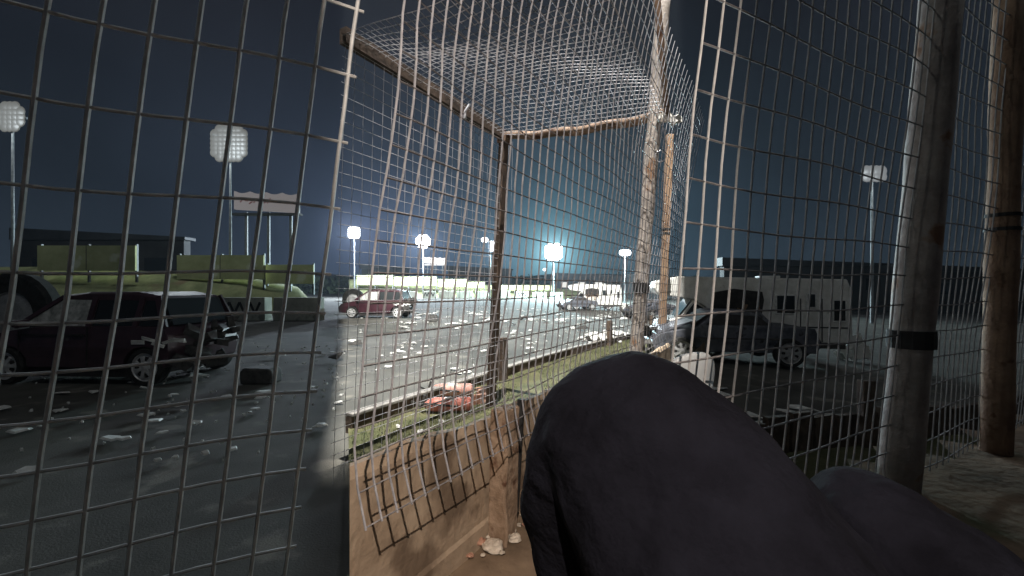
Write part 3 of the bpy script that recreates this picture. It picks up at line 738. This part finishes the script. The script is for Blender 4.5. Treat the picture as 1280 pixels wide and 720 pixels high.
def motorhome(loc, rz, label, group=None):
    e_ = empty('motorhome', loc, rz, label, 'motorhome')
    # nose at -X; L 4.6, H 2.15
    prof = [(-.95, .42), (2.35, .42), (2.42, .60), (2.40, 1.75), (2.30, 2.04), (-1.70, 2.14), (-2.25, 2.02), (-2.32, 1.82), (-2.2, 1.64), (-1.25, 1.52), (-.95, 1.30)]
    b_ = MB(); b_.prism(prof, [-1.0, -.96, .96, 1.0], None, lambda p, y: (p[0]*(1 if abs(y) < .98 else .992), y, p[1] if abs(y) < .98 else p[1]*.99+.01))
    b_.build('body', 'white', e_, bevel=.03)
    cabp = [(-2.15, .38), (-.96, .38), (-.96, 1.28), (-1.26, 1.50), (-1.62, 1.02), (-2.15, .86), (-2.24, .6)]
    MB().prism(cabp, -.86, .86).build('cab', 'white', e_, bevel=.03)
    g_ = MB(); g_.add([(-1.02, -.872, 1.02), (-1.02, -.872, 1.28), (-1.25, -.872, 1.42), (-1.52, -.872, 1.04), (-1.02, -.862, 1.02), (-1.02, -.862, 1.28), (-1.25, -.862, 1.42), (-1.52, -.862, 1.04)],
                      [(0, 1, 2, 3), (7, 6, 5, 4), (0, 4, 5, 1), (1, 5, 6, 2), (2, 6, 7, 3), (3, 7, 4, 0)]); g_.build('cab_window', 'glass', e_)
    MB().bar((-1.66, 0, 1.02), (-1.30, 0, 1.50), 1.5, .02, side=Vector((0, 1, 0))).build('windscreen', 'glass', e_)
    # torn open side panel
    o_ = MB(); pts = [(-.85, 1.18), (-.6, 1.05), (-.1, 1.12), (.35, 1.02), (.42, 1.5), (.38, 1.72), (-.3, 1.80), (-.82, 1.70)]
    o_.prism(pts, -1.012, -1.004); o_.build('torn_opening', 'interior', e_)
    k_ = MB()
    for i in range(6): k_.box((-.7+.2*i, -1.03, 1.1+.1*math.sin(i*3)), (.05, .05, random.uniform(.3, .7)), rot=Matrix.Rotation(random.uniform(-.6, .6), 3, 'Y'))
    k_.build('splintered_frame', 'timber', e_)
    for x0, x1, z0, z1 in ((.72, 1.12, 1.18, 1.62), (1.42, 1.58, 1.34, 1.66), (2.0, 2.24, 1.0, 1.5)):
        f_ = MB(); f_.box(((x0+x1)/2, -1.004, (z0+z1)/2), (x1-x0+.08, .03, z1-z0+.08)); w_ = f_.build('window_frame', 'scrap', e_, bevel=.01)
        MB().box(((x0+x1)/2, -1.017, (z0+z1)/2), (x1-x0, .02, z1-z0)).build('pane', 'glass', w_)
    d_ = MB(); d_.box((1.74, -1.004, 1.0), (.02, .02, 1.1)); d_.box((1.26, -1.004, 1.0), (.02, .02, 1.1)); d_.box((.7, -1.004, .82), (3.2, .02, .03)); d_.build('seam', 'buildw', e_)
    MB().box((.6, -1.0, .36), (3.3, .04, .14)).build('skirt', 'scrapdark', e_)
    MB().box((.8, 0, 2.10), (.5, .5, .12)).build('roof_vent', 'white', e_, bevel=.02)
    for x_ in (-1.62, 1.25):
        for sy in (-1, 1): wheel(e_, x_, sy*.84, r=.33)
    fl = MB()
    for i in range(9): fl.box((2.45+random.uniform(-.1, .5), -.9+random.uniform(-.2, .9), random.uniform(.05, .5)), (random.uniform(.2, .5), .05, random.uniform(.1, .4)), rot=Matrix.Rotation(random.uniform(-1, 1), 3, 'Y'), jit=.04)
    fl.build('broken_panel', 'white', e_)
    return e_
c_ = at(742, 37); o = motorhome(c_, R(-6), 'white wrecked motorhome with torn side on the lit track'); o.scale = (.93, .95, 1.03)
c_ = at(920, 12.2); o = motorhome(c_, R(-14), 'dim white wrecked motorhome behind the side fence')

def banger(loc, rz, label, seed):
    random.seed(seed); e_ = empty('banger_car', loc, rz, label, 'car')
    prof = [(-1.75, .3), (1.7, .3), (1.8, .55), (1.7, .85), (.9, .9), (.55, 1.22), (-.35, 1.22), (-.75, .88), (-1.6, .74), (-1.82, .5)]
    b_ = MB(); b_.prism(prof, [-.78, -.74, -.2, .2, .74, .78], None, lambda p, y: (p[0]+.08*noise.noise(Vector((p[1]*5, y*3, seed))), y*(1 if p[1] < .95 else .84)+.04*noise.noise(Vector((p[0]*2, p[1]*4, seed))), p[1]+.06*noise.noise(Vector((p[0]*3, y*2, seed+3)))))
    b_.build('body', 'banger', e_, bevel=.015)
    for sy in (-1, 1):
        g_ = MB(); g_.prism([(-.6, .92), (.75, .92), (.5, 1.16), (-.32, 1.16)], sy*.76-.012, sy*.76+.012, lambda p, y: (p[0], y*(1 if p[1] < .95 else .88), p[1])); g_.build('window_opening', 'interior', e_)
    MB().bar((-.82, 0, .90), (-.42, 0, 1.20), 1.15, .05, side=Vector((0, 1, 0))).build('windscreen_opening', 'interior', e_)
    r_ = MB()
    for sy in (-1, 1): r_.tube([(-.9, sy*.84, .35), (-.9, sy*.86, .62), (.9, sy*.86, .62), (.9, sy*.84, .35)], .03, 6)
    r_.tube([(-1.95, -.7, .5), (-2.0, 0, .52), (-1.95, .7, .5)], .05, 6); r_.build('armour_bar', 'scrapdark', e_)
    for x_ in (-1.15, 1.12):
        for sy in (-1, 1): wheel(e_, x_, sy*.80, r=.32, hubc='bar')
    MB().box((-1.2, -.1, .86), (.9, 1.1, .04), rot=Matrix.Rotation(-.3, 3, 'Y'), jit=.03).build('buckled_bonnet', 'banger', e_)
    w_ = MB()
    for i in range(14): w_.box((random.uniform(-2.1, -1.6), random.uniform(-.8, .7), random.uniform(.2, .8)), (random.uniform(.08, .3), random.uniform(.1, .3), random.uniform(.03, .15)), rot=Matrix.Rotation(random.uniform(-1, 1), 3, 'X'), jit=.03)
    w_.build('crumpled_bumper', 'scrapdark', e_); return e_
c_ = at(722, 34.0); banger(c_, R(12), 'slate grey banger car wrecked against the lit motorhome', 31).scale = (.82, .82, .86)
c_ = at(903, 10.4); banger(c_, R(-8), 'dim grey banger car in front of the dim motorhome', 32)
c_ = at(812, 27); banger(c_, R(40), 'pale battered car glimpsed between the tall post and timber post', 33)

# ------------------------------------------------------------------ debris on the track
random.seed(77)
def shard(name, m, sx, sy, h):
    mb_ = MB(); n_ = random.randint(5, 7); rim = []
    for i in range(n_):
        a_ = 2*math.pi*i/n_+random.uniform(-.3, .3); r_ = random.uniform(.6, 1); rim.append((sx*r_*math.cos(a_), sy*r_*math.sin(a_), h*random.uniform(.2, 1)))
    vs = rim+[(x*.96, y*.96, z+.025) for x, y, z in rim]
    mb_.add(vs, [tuple(range(n_))[::-1], tuple(range(n_, 2*n_))]+[(i, (i+1) % n_, n_+(i+1) % n_, n_+i) for i in range(n_)])
    return mb_.build(name, m)
small = MB()
for _ in range(1150):
    if random.random() < .78:
        y = random.uniform(7, 34); px = random.uniform(440, 800)
        if noise.noise(Vector((px*.02, y*.25, 1))) < -.02: continue
    else: y = random.uniform(3.5, 12); px = random.uniform(20, 430)
    p = at(px, y, .012)
    if p.dot(NN) < 4.0: continue
    r_ = .014+.11*random.random()**3.2; r_ = r_*(1 if y < 16 else 1.35); n_ = 5
    rim = [Vector((r_*random.uniform(.6, 1.3)*math.cos(i*1.256), r_*random.uniform(.5, 1)*math.sin(i*1.256), random.uniform(0, .03))) for i in range(n_)]
    small.add([p+v_ for v_ in rim]+[p+v_*.8+Vector((0, 0, .02)) for v_ in rim], [(4, 3, 2, 1, 0), (5, 6, 7, 8, 9)]+[(i, (i+1) % 5, 5+(i+1) % 5, 5+i) for i in range(5)])
tag(small.build('debris', 'scrap'), 'scatter of small white scraps over the asphalt', 'debris', kind='stuff')
protos = [shard('wreckage_panel', 'scrap', .42, .22, .10), shard('wreckage_panel', 'scrap', .30, .26, .14), shard('wreckage_panel', 'scrap', .55, .16, .06), shard('wreckage_panel', 'scrapdark', .28, .2, .16)]
used = [False]*4
spots = [(664, 20.5), (672, 20.2), (682, 19.8), (692, 20.6), (700, 20.0), (655, 21), (706, 20.8), (612, 20), (590, 17), (578, 19), (560, 22), (566, 18), (600, 24), (640, 17.5), (650, 19.5), (545, 25), (530, 24), (521, 26), (735, 21.5), (727, 22), (745, 23),
         (590, 24.5), (605, 21.5), (625, 23), (633, 19), (510, 18.2), (505, 16.5), (520, 21), (735, 12.3), (728, 16.3), (715, 17), (748, 14.4), (757, 14), (742, 14.8), (764, 13.6), (735, 14.3),
         (770, 12.8), (440, 12), (445, 11.4), (700, 26), (760, 26), (780, 24),
         (150, 9), (245, 7.3), (255, 8.2), (210, 8), (330, 8.2), (352, 6.2), (5, 5.4), (345, 9.5), (420, 9.2), (905, 6.5), (940, 5.4), (980, 5.6), (1005, 5.8), (895, 6.9), (865, 4.9)]
for px, y in spots:
    i = 3 if random.random() < .18 else random.randint(0, 2)
    o = protos[i] if not used[i] else protos[i].copy()
    if used[i]: COL.objects.link(o)
    used[i] = True
    p = at(px, y, .01); o.location = p; o.rotation_euler = (random.uniform(-.12, .12), random.uniform(-.12, .12), random.uniform(0, 6.28)); sc = random.uniform(.6, 1.25)*(.55 if y < 9 else 1); o.scale = (sc, sc, sc)
    side = 'dim' if (px < 438 or px > 842) else 'lit'
    nm = 'dark torn wreckage panel lying on the %s asphalt' % side if i == 3 else ('white torn wreckage panel lying on the %s asphalt' % side)
    tag(o, nm, 'wreckage', ('dark' if i == 3 else 'white')+' wreckage panels on the '+side+' track')
for k_, u_ in enumerate(used):
    if not u_: bpy.data.objects.remove(protos[k_])
c_ = at(541, 19.6); o = MB().prism([(-.26, 0), (.26, 0), (.25, .26), (.2, .34), (-.22, .36), (-.27, .2)], -.16, .16).build('fuel_tank', 'scrapdark', bevel=.03); o.location = c_; tag(o, 'small dark tank block lying on the asphalt near the maroon hatchback', 'tank')
c_ = at(327, 7.0); o = MB().prism([(-.26, 0), (.26, 0), (.25, .19), (.2, .25), (-.22, .26), (-.27, .2)], -.16, .16).build('fuel_tank', 'scrapdark', bevel=.03); o.location = c_; tag(o, 'dark tank block behind the coarse gate', 'tank')
# white sheets caught on the barrier
for i, (px, lab) in enumerate(((748, 'crumpled white sheet caught on the barrier beside the short posts'), (772, 'smaller torn white sheet on the barrier near the tall post'))):
    ss_ = s_at(px, 4.0); p = SN(ss_, 4.05); mb_ = MB(); n_ = 9; vs = []
    for a_ in range(n_):
        for b_ in range(6):
            q = Vector(((a_/8-.5)*(1.1-.4*i), (b_/5-.5)*.6, .12+.18*noise.noise(Vector((a_*.6, b_*.7, i*5))))); vs.append(q)
    nv = len(vs); fs = [(a_*6+b_, a_*6+b_+1, (a_+1)*6+b_+1, (a_+1)*6+b_) for a_ in range(n_-1) for b_ in range(5)]
    mb_.add(vs, fs); o = mb_.build('torn_sheet', 'scrap'); so = o.modifiers.new('solid', 'SOLIDIFY'); so.thickness = .01
    o.location = (p.x, p.y, track_z(p.x, p.y)+.12); o.rotation_euler.z = R(50); tag(o, lab, 'sheet')

# ------------------------------------------------------------------ red extinguishers, bricks, stones
def extinguisher(px, py, rz, label, m, h):
    y = (CZ-TZ-.06)*F/(py-360); x = (px-640)/F*y; e_ = empty('fire_extinguisher', (x, y, track_z(x, y)+.05+h), rz, label, 'extinguisher', None)
    r_ = .085; b_ = MB(); b_.lathe([(.02, -.27), (r_*.8, -.265), (r_, -.24), (r_, .18), (r_*.85, .24), (r_*.45, .285), (.03, .30)], 20, 'x', (0, 0, r_)); b_.build('cylinder', m, e_, smooth=True)
    v_ = MB(); v_.lathe([(.028, .295), (.03, .35), (.022, .37)], 12, 'x', (0, 0, r_)); v_.bar((.33, -.0, r_), (.30, .0, r_+.12), .03, .02); v_.bar((.35, 0, r_), (.46, 0, r_+.05), .025, .015); v_.build('valve', 'scrapdark', e_)
    h_ = MB(); h_.tube([(.34, .02, r_), (.30, .09, r_+.04), (.1, .10, r_+.02), (-.1, .10, r_)], .012, 6); h_.build('hose', 'black', e_)
    l_ = MB(); n_ = 7; rr = r_+.002
    pts = [(math.radians(150-16*i)) for i in range(n_)]
    vs = [(xx, -rr*math.cos(math.pi-a_), r_+rr*math.sin(a_)) for xx in (-.06, .06) for a_ in pts]
    l_.add(vs, [(i, i+1, n_+i+1, n_+i) for i in range(n_-1)]); l_.build('label_sticker', 'paper', e_)
    return e_
extinguisher(566, 496, R(-178), 'scuffed pinkish extinguisher lying behind the redder one', 'scuff', .02)
extinguisher(562, 513, R(-174), 'red extinguisher with white label lying nearest the wall', 'red', 0)
for px, py, lab in ((600, 497, 'terracotta brick fragment on the grass beside the cage post'), (606, 489, 'broken brick lump behind the terracotta fragment')):
    y = (CZ-TZ-.05)*F/(py+6-360); o = MB().box((0, 0, .06), (.24, .12, .12), jit=.025).build('brick', 'brick', bevel=.008); o.location = ((px-640)/F*y, y, TZ+.04); o.rotation_euler.z = .5; tag(o, lab, 'brick')
def stone(px, py, r_, label, seed, m='stone'):
    y = CZ*F/(py-360); bm = bmesh.new(); bmesh.ops.create_icosphere(bm, subdivisions=3, radius=1)
    for v_ in bm.verts:
        k_ = 1+.45*noise.noise(v_.co*1.5+Vector((seed*3.1, 0, 0))); v_.co = Vector((v_.co.x*k_*r_, v_.co.y*k_*r_*.8, max(-.25, v_.co.z*k_)*r_*.6))
    me = bpy.data.meshes.new('stone'); bm.to_mesh(me); bm.free(); me.materials.append(M[m]); o = bpy.data.objects.new('stone', me); COL.objects.link(o)
    o.location = ((px-640)/F*y, y, .022); tag(o, label, 'stone')
for i, (px, py, r_, lab) in enumerate(((618, 690, .043, 'largest pale stone at the foot of the stub post'), (643, 679, .028, 'upright pale stone right of the largest one'), (633, 672, .026, 'grey stone tucked behind the largest stone'), (656, 648, .020, 'small tan stone by the trouser leg'),
                                     (578, 697, .014, 'small white pebble left of the stub post'), (588, 701, .013, 'brown pebble beside the white one'), (552, 718, .016, 'pebble at the bottom edge under the wall'), (648, 662, .012, 'tiny dark pebble behind the stones'),
                                     (671, 634, .017, 'round stone almost touching the trouser leg'), (568, 703, .012, 'dark brown pebble furthest left under the wall'), (640, 668, .018, 'flat stone against the wall footing'), (600, 684, .026, 'reddish brown rubble lump left of the largest stone'), (548, 708, .021, 'low brown rubble lump under the wall face'), (660, 660, .022, 'broken brown lump near the trouser shin'), (611, 676, .015, 'small pale chip behind the largest stone'), (536, 712, .013, 'tan chip under the wall near the bottom edge'), (627, 697, .012, 'pale chip in front of the largest stone'), (604, 700, .010, 'tiny tan chip left of the pale chip'))):
    stone(px, py, r_*1.15, lab, i, 'brick' if 'brown' in lab else 'stone')
for i, (px, py) in enumerate(((552, 530), (499, 536), (525, 542))):
    y = (CZ-TZ-.05)*F/(py-360); o = MB().box((0, 0, .01), (.05, .035, .02), jit=.008).build('litter_scrap', 'paper'); o.location = ((px-640)/F*y, y, TZ+.07); tag(o, 'tiny white scrap of litter on the grass verge', 'litter', 'white scraps on the verge')

# ------------------------------------------------------------------ seated spectator
def skin_body(name, pts, edges, rad, m, parent=None, sub=2, root=0, loc=(0, 0, 0), jit=0):
    me = bpy.data.meshes.new(name); L_ = Vector(loc)
    me.from_pydata([Vector(p)-L_ for p in pts], edges, []); me.materials.append(M[m])
    o = bpy.data.objects.new(name, me); COL.objects.link(o)
    sk = o.modifiers.new('skin', 'SKIN'); sk.use_smooth_shade = True
    for i, d in enumerate(me.skin_vertices[0].data):
        r_ = rad[i]; d.radius = r_ if isinstance(r_, tuple) else (r_, r_); d.use_root = i == root
    sb_ = o.modifiers.new('sub', 'SUBSURF'); sb_.levels = sub; sb_.render_levels = sub
    if parent: o.parent = parent
    return o
PV = Vector((.42, .12, .60))
K1 = Vector((.106, .435, 1.037)); K2 = Vector((.45, .55, .85))
H1 = Vector((.28, .11, .68)); H2 = Vector((.55, .22, .62))
A1 = Vector((.165, .52, .55)); A2 = Vector((.36, .66, .36))
T1 = A1+Vector((-.16, .12, -.05)); T2 = A2+Vector((-.16, .12, -.05))
def lerp(a, b, t): return a+(b-a)*t
CH = Vector((.60, -.06, 1.02)); NK = Vector((.62, -.07, 1.24)); HD = Vector((.60, -.06, 1.37))
SH1 = CH+Vector((-.12, -.15, .08)); SH2 = CH+Vector((.10, .17, .08))
E1 = SH1+Vector((.06, -.06, -.28)); E2 = SH2+Vector((.12, .0, -.28))
W1 = E1+Vector((-.10, .12, -.12)); W2_ = E2+Vector((-.02, .12, -.16))
bp = [PV, lerp(PV, CH, .5), CH, NK, HD, HD+Vector((-.01, .01, .10)), H1, lerp(H1, K1, .5), K1, lerp(K1, A1, .5), A1, T1, H2, lerp(H2, K2, .5), K2, lerp(K2, A2, .5), A2, T2, SH1, E1, W1, SH2, E2, W2_]
be = [(0, 1), (1, 2), (2, 3), (3, 4), (4, 5), (0, 6), (6, 7), (7, 8), (8, 9), (9, 10), (10, 11), (0, 12), (12, 13), (13, 14), (14, 15), (15, 16), (16, 17), (2, 18), (18, 19), (19, 20), (2, 21), (21, 22), (22, 23)]
br = [.11, .11, .12, .052, .085, .075, .07, .062, .048, .044, .034, .03, .07, .062, .048, .044, .034, .03, .055, .038, .026, .055, .038, .026]
# fingers
for wi, wv, ev in ((20, W1, E1), (23, W2_, E2)):
    d = (wv-ev).normalized(); sd = d.cross(Vector((0, 0, 1))).normalized(); dn = Vector((0, 0, -1))
    pm_ = wv+d*.06; bp.append(pm_); be.append((wi, len(bp)-1)); br.append((.018, .032)); pi = len(bp)-1
    for k_, (off, ln) in enumerate(((-.03, .062), (-.01, .075), (.01, .07), (.03, .055))):
        q = pm_+sd*off+d*.03; bp += [q, q+d*ln*.5+dn*.012, q+d*ln*.8+dn*.04]; n0_ = len(bp)-3; be += [(pi, n0_), (n0_, n0_+1), (n0_+1, n0_+2)]; br += [.009, .0085, .0075]
    q = wv+d*.025+sd*(-.04 if wi == 20 else .04); bp += [q, q+d*.035+sd*(-.012 if wi == 20 else .012)]; n0_ = len(bp)-2; be += [(wi, n0_), (n0_, n0_+1)]; br += [.011, .009]
person = skin_body('person', bp, be, br, 'skin', loc=(PV.x, PV.y, 0)); person.location = (PV.x, PV.y, 0)
tag(person, 'seated spectator in black trousers with one knee raised in front of the fence', 'person')
PL = (PV.x, PV.y, 0)
# trousers: own loft, thick folds at the knee
tp_ = [PV, H1, lerp(H1, K1, .35), lerp(H1, K1, .72), K1+Vector((.012, -.01, -.012)), K1+Vector((.004, .018, -.07)), lerp(K1, A1, .42), lerp(K1, A1, .75), A1+Vector((0, 0, .03)),
       H2, lerp(H2, K2, .35), lerp(H2, K2, .72), K2, K2+Vector((-.02, .03, -.07)), lerp(K2, A2, .5), A2+Vector((0, 0, .03))]
te = [(0, 1), (1, 2), (2, 3), (3, 4), (4, 5), (5, 6), (6, 7), (7, 8), (0, 9), (9, 10), (10, 11), (11, 12), (12, 13), (13, 14), (14, 15)]
tr = [.15, .115, .112, .106, .105, .105, .102, .098, .09, .115, .112, .106, .104, .10, .096, .09]
trs = skin_body('trousers', tp_, te, tr, 'trouser', person, sub=4, loc=PL)
tx = bpy.data.textures.new('cloth_folds', 'CLOUDS'); tx.noise_scale = .075; tx.noise_depth = 2
dm = trs.modifiers.new('folds', 'DISPLACE'); dm.texture = tx; dm.strength = .020; dm.mid_level = .5; dm.texture_coords = 'LOCAL'
tx2 = bpy.data.textures.new('cloth_creases', 'MARBLE'); tx2.noise_scale = .16; tx2.turbulence = 9; tx2.marble_type = 'SHARP'
d2 = trs.modifiers.new('creases', 'DISPLACE'); d2.texture = tx2; d2.strength = .012; d2.mid_level = .5; d2.texture_coords = 'LOCAL'
jp = [PV+Vector((0, 0, .06)), lerp(PV, CH, .5), CH, NK+Vector((0, 0, -.05)), SH1, E1, lerp(E1, W1, .9), SH2, E2, lerp(E2, W2_, .9)]
je = [(0, 1), (1, 2), (2, 3), (2, 4), (4, 5), (5, 6), (2, 7), (7, 8), (8, 9)]
jr = [.16, .155, .16, .075, .08, .062, .046, .08, .062, .046]
skin_body('jacket', jp, je, jr, 'jacket', person, sub=2, loc=PL)
hd_ = MB(); hd_.lathe([(.01, .135), (.06, .12), (.092, .075), (.098, .02), (.09, -.03), (.06, -.06)], 18, 'z', HD+Vector((.012, -.012, .03))); hd_.build('hair', 'hair', person, world=True, smooth=True)
fc = MB(); fd = Vector((-.86, .51, 0)); fs_ = Vector((.51, .86, 0)); hc = HD+Vector((0, 0, .03))
for sd in (-1, 1): fc.lathe([(.003, -.012), (.012, -.006), (.013, .004), (.003, .012)], 10, 'z', hc+fd*.083+fs_*.032*sd+Vector((0, 0, .012)))
fc.build('eyes', 'scrap', person, world=True, smooth=True)
fc = MB(); fc.tube([hc+fd*.082+Vector((0, 0, .015)), hc+fd*.108+Vector((0, 0, -.022)), hc+fd*.085+Vector((0, 0, -.03))], [.008, .016, .010], 8)
for sd in (-1, 1): fc.tube([hc+fs_*sd*.085+Vector((0, 0, .03)), hc+fs_*sd*.098, hc+fs_*sd*.084+Vector((0, 0, -.035))], [.010, .016, .009], 8)
fc.build('nose_and_ears', 'skin', person, world=True, smooth=True)
fc = MB(); fc.tube([hc+fd*.079+fs_*-.022+Vector((0, 0, -.052)), hc+fd*.088+Vector((0, 0, -.054)), hc+fd*.079+fs_*.022+Vector((0, 0, -.052))], .006, 6); fc.build('mouth', 'red', person, world=True, smooth=True)
for a_, t_ in ((A1, T1), (A2, T2)):
    s_ = MB(); d = (t_-a_); d.z = 0; d.normalize(); s_.tube([a_+Vector((0, 0, -.02))-d*.07, a_+Vector((0, 0, -.03)), a_+d*.1+Vector((0, 0, -.05)), a_+d*.2+Vector((0, 0, -.065)), a_+d*.235+Vector((0, 0, -.07))], [.042, .048, .046, .042, .02], 12)
    s_.build('shoe', 'black', person, world=True, smooth=True)
# bench and foot step
bn = empty('bench', (.50, .06, 0), R(31), 'low timber bench under the seated spectator', 'bench')
MB().box((0, 0, .38), (.36, 1.1, .05)).build('seat', 'barrier', bn, bevel=.008)
for sx in (-.13, .13):
    for sy in (-.48, .48): MB().box((sx, sy, .177), (.05, .05, .354)).build('leg', 'barrier', bn)
stp = empty('foot_step', (.14, .56, 0), R(31), 'dark wooden step box under the raised foot', 'step')
MB().box((0, 0, .435), (.42, .30, .04)).build('tread', 'barrier', stp, bevel=.006)
for sx in (-.18, .18): MB().box((sx, 0, .207), (.03, .26, .414)).build('side_panel', 'barrier', stp)
stp2 = empty('foot_step', (.33, .70, 0), R(31), 'lower wooden step box under the other foot', 'step')
MB().box((-.03, 0, .25), (.40, .22, .04)).build('tread', 'barrier', stp2, bevel=.006)
for sx in (-.18, .14): MB().box((sx, 0, .114), (.03, .2, .228)).build('side_panel', 'barrier', stp2)

# pale grey plastic chairs
def chair(loc, rz, label):
    e_ = empty('plastic_chair', loc, rz, label, 'chair')
    bk = MB(); vs = []
    for i in range(13):
        a_ = (i/12-.5)*1.9; w_ = .24
        for j in range(8):
            t = j/7; top = .82-.11*abs(a_/.95)**2.4; z = .40+(top-.40)*t
            vs.append((w_*math.sin(a_)*1.02, .20*math.cos(a_)+.06*t-.02, z))
    bk.add(vs, [(i*8+j, (i+1)*8+j, (i+1)*8+j+1, i*8+j+1) for i in range(12) for j in range(7)])
    o = bk.build('backrest', 'seat', e_, smooth=True); so = o.modifiers.new('solid', 'SOLIDIFY'); so.thickness = .03; so.offset = 0; bb = o.modifiers.new('bevel', 'BEVEL'); bb.width = .01; bb.segments = 2
    MB().box((0, 0, .40), (.42, .42, .035)).build('seat', 'seat', e_, bevel=.015)
    for sx in (-1, 1):
        for sy in (-1, 1): MB().tube([(sx*.17, sy*.17, .39), (sx*.21, sy*.22, 0)], [.025, .018], 8).build('leg', 'seat', e_)
    return e_
chair((.745, 2.1, 0), R(196), 'pale grey plastic chair half hidden behind the raised knee').scale = (.75, 1, 1.06)
chair((1.02, .95, 0), R(-150), 'pale grey plastic chair beside the lower thigh')
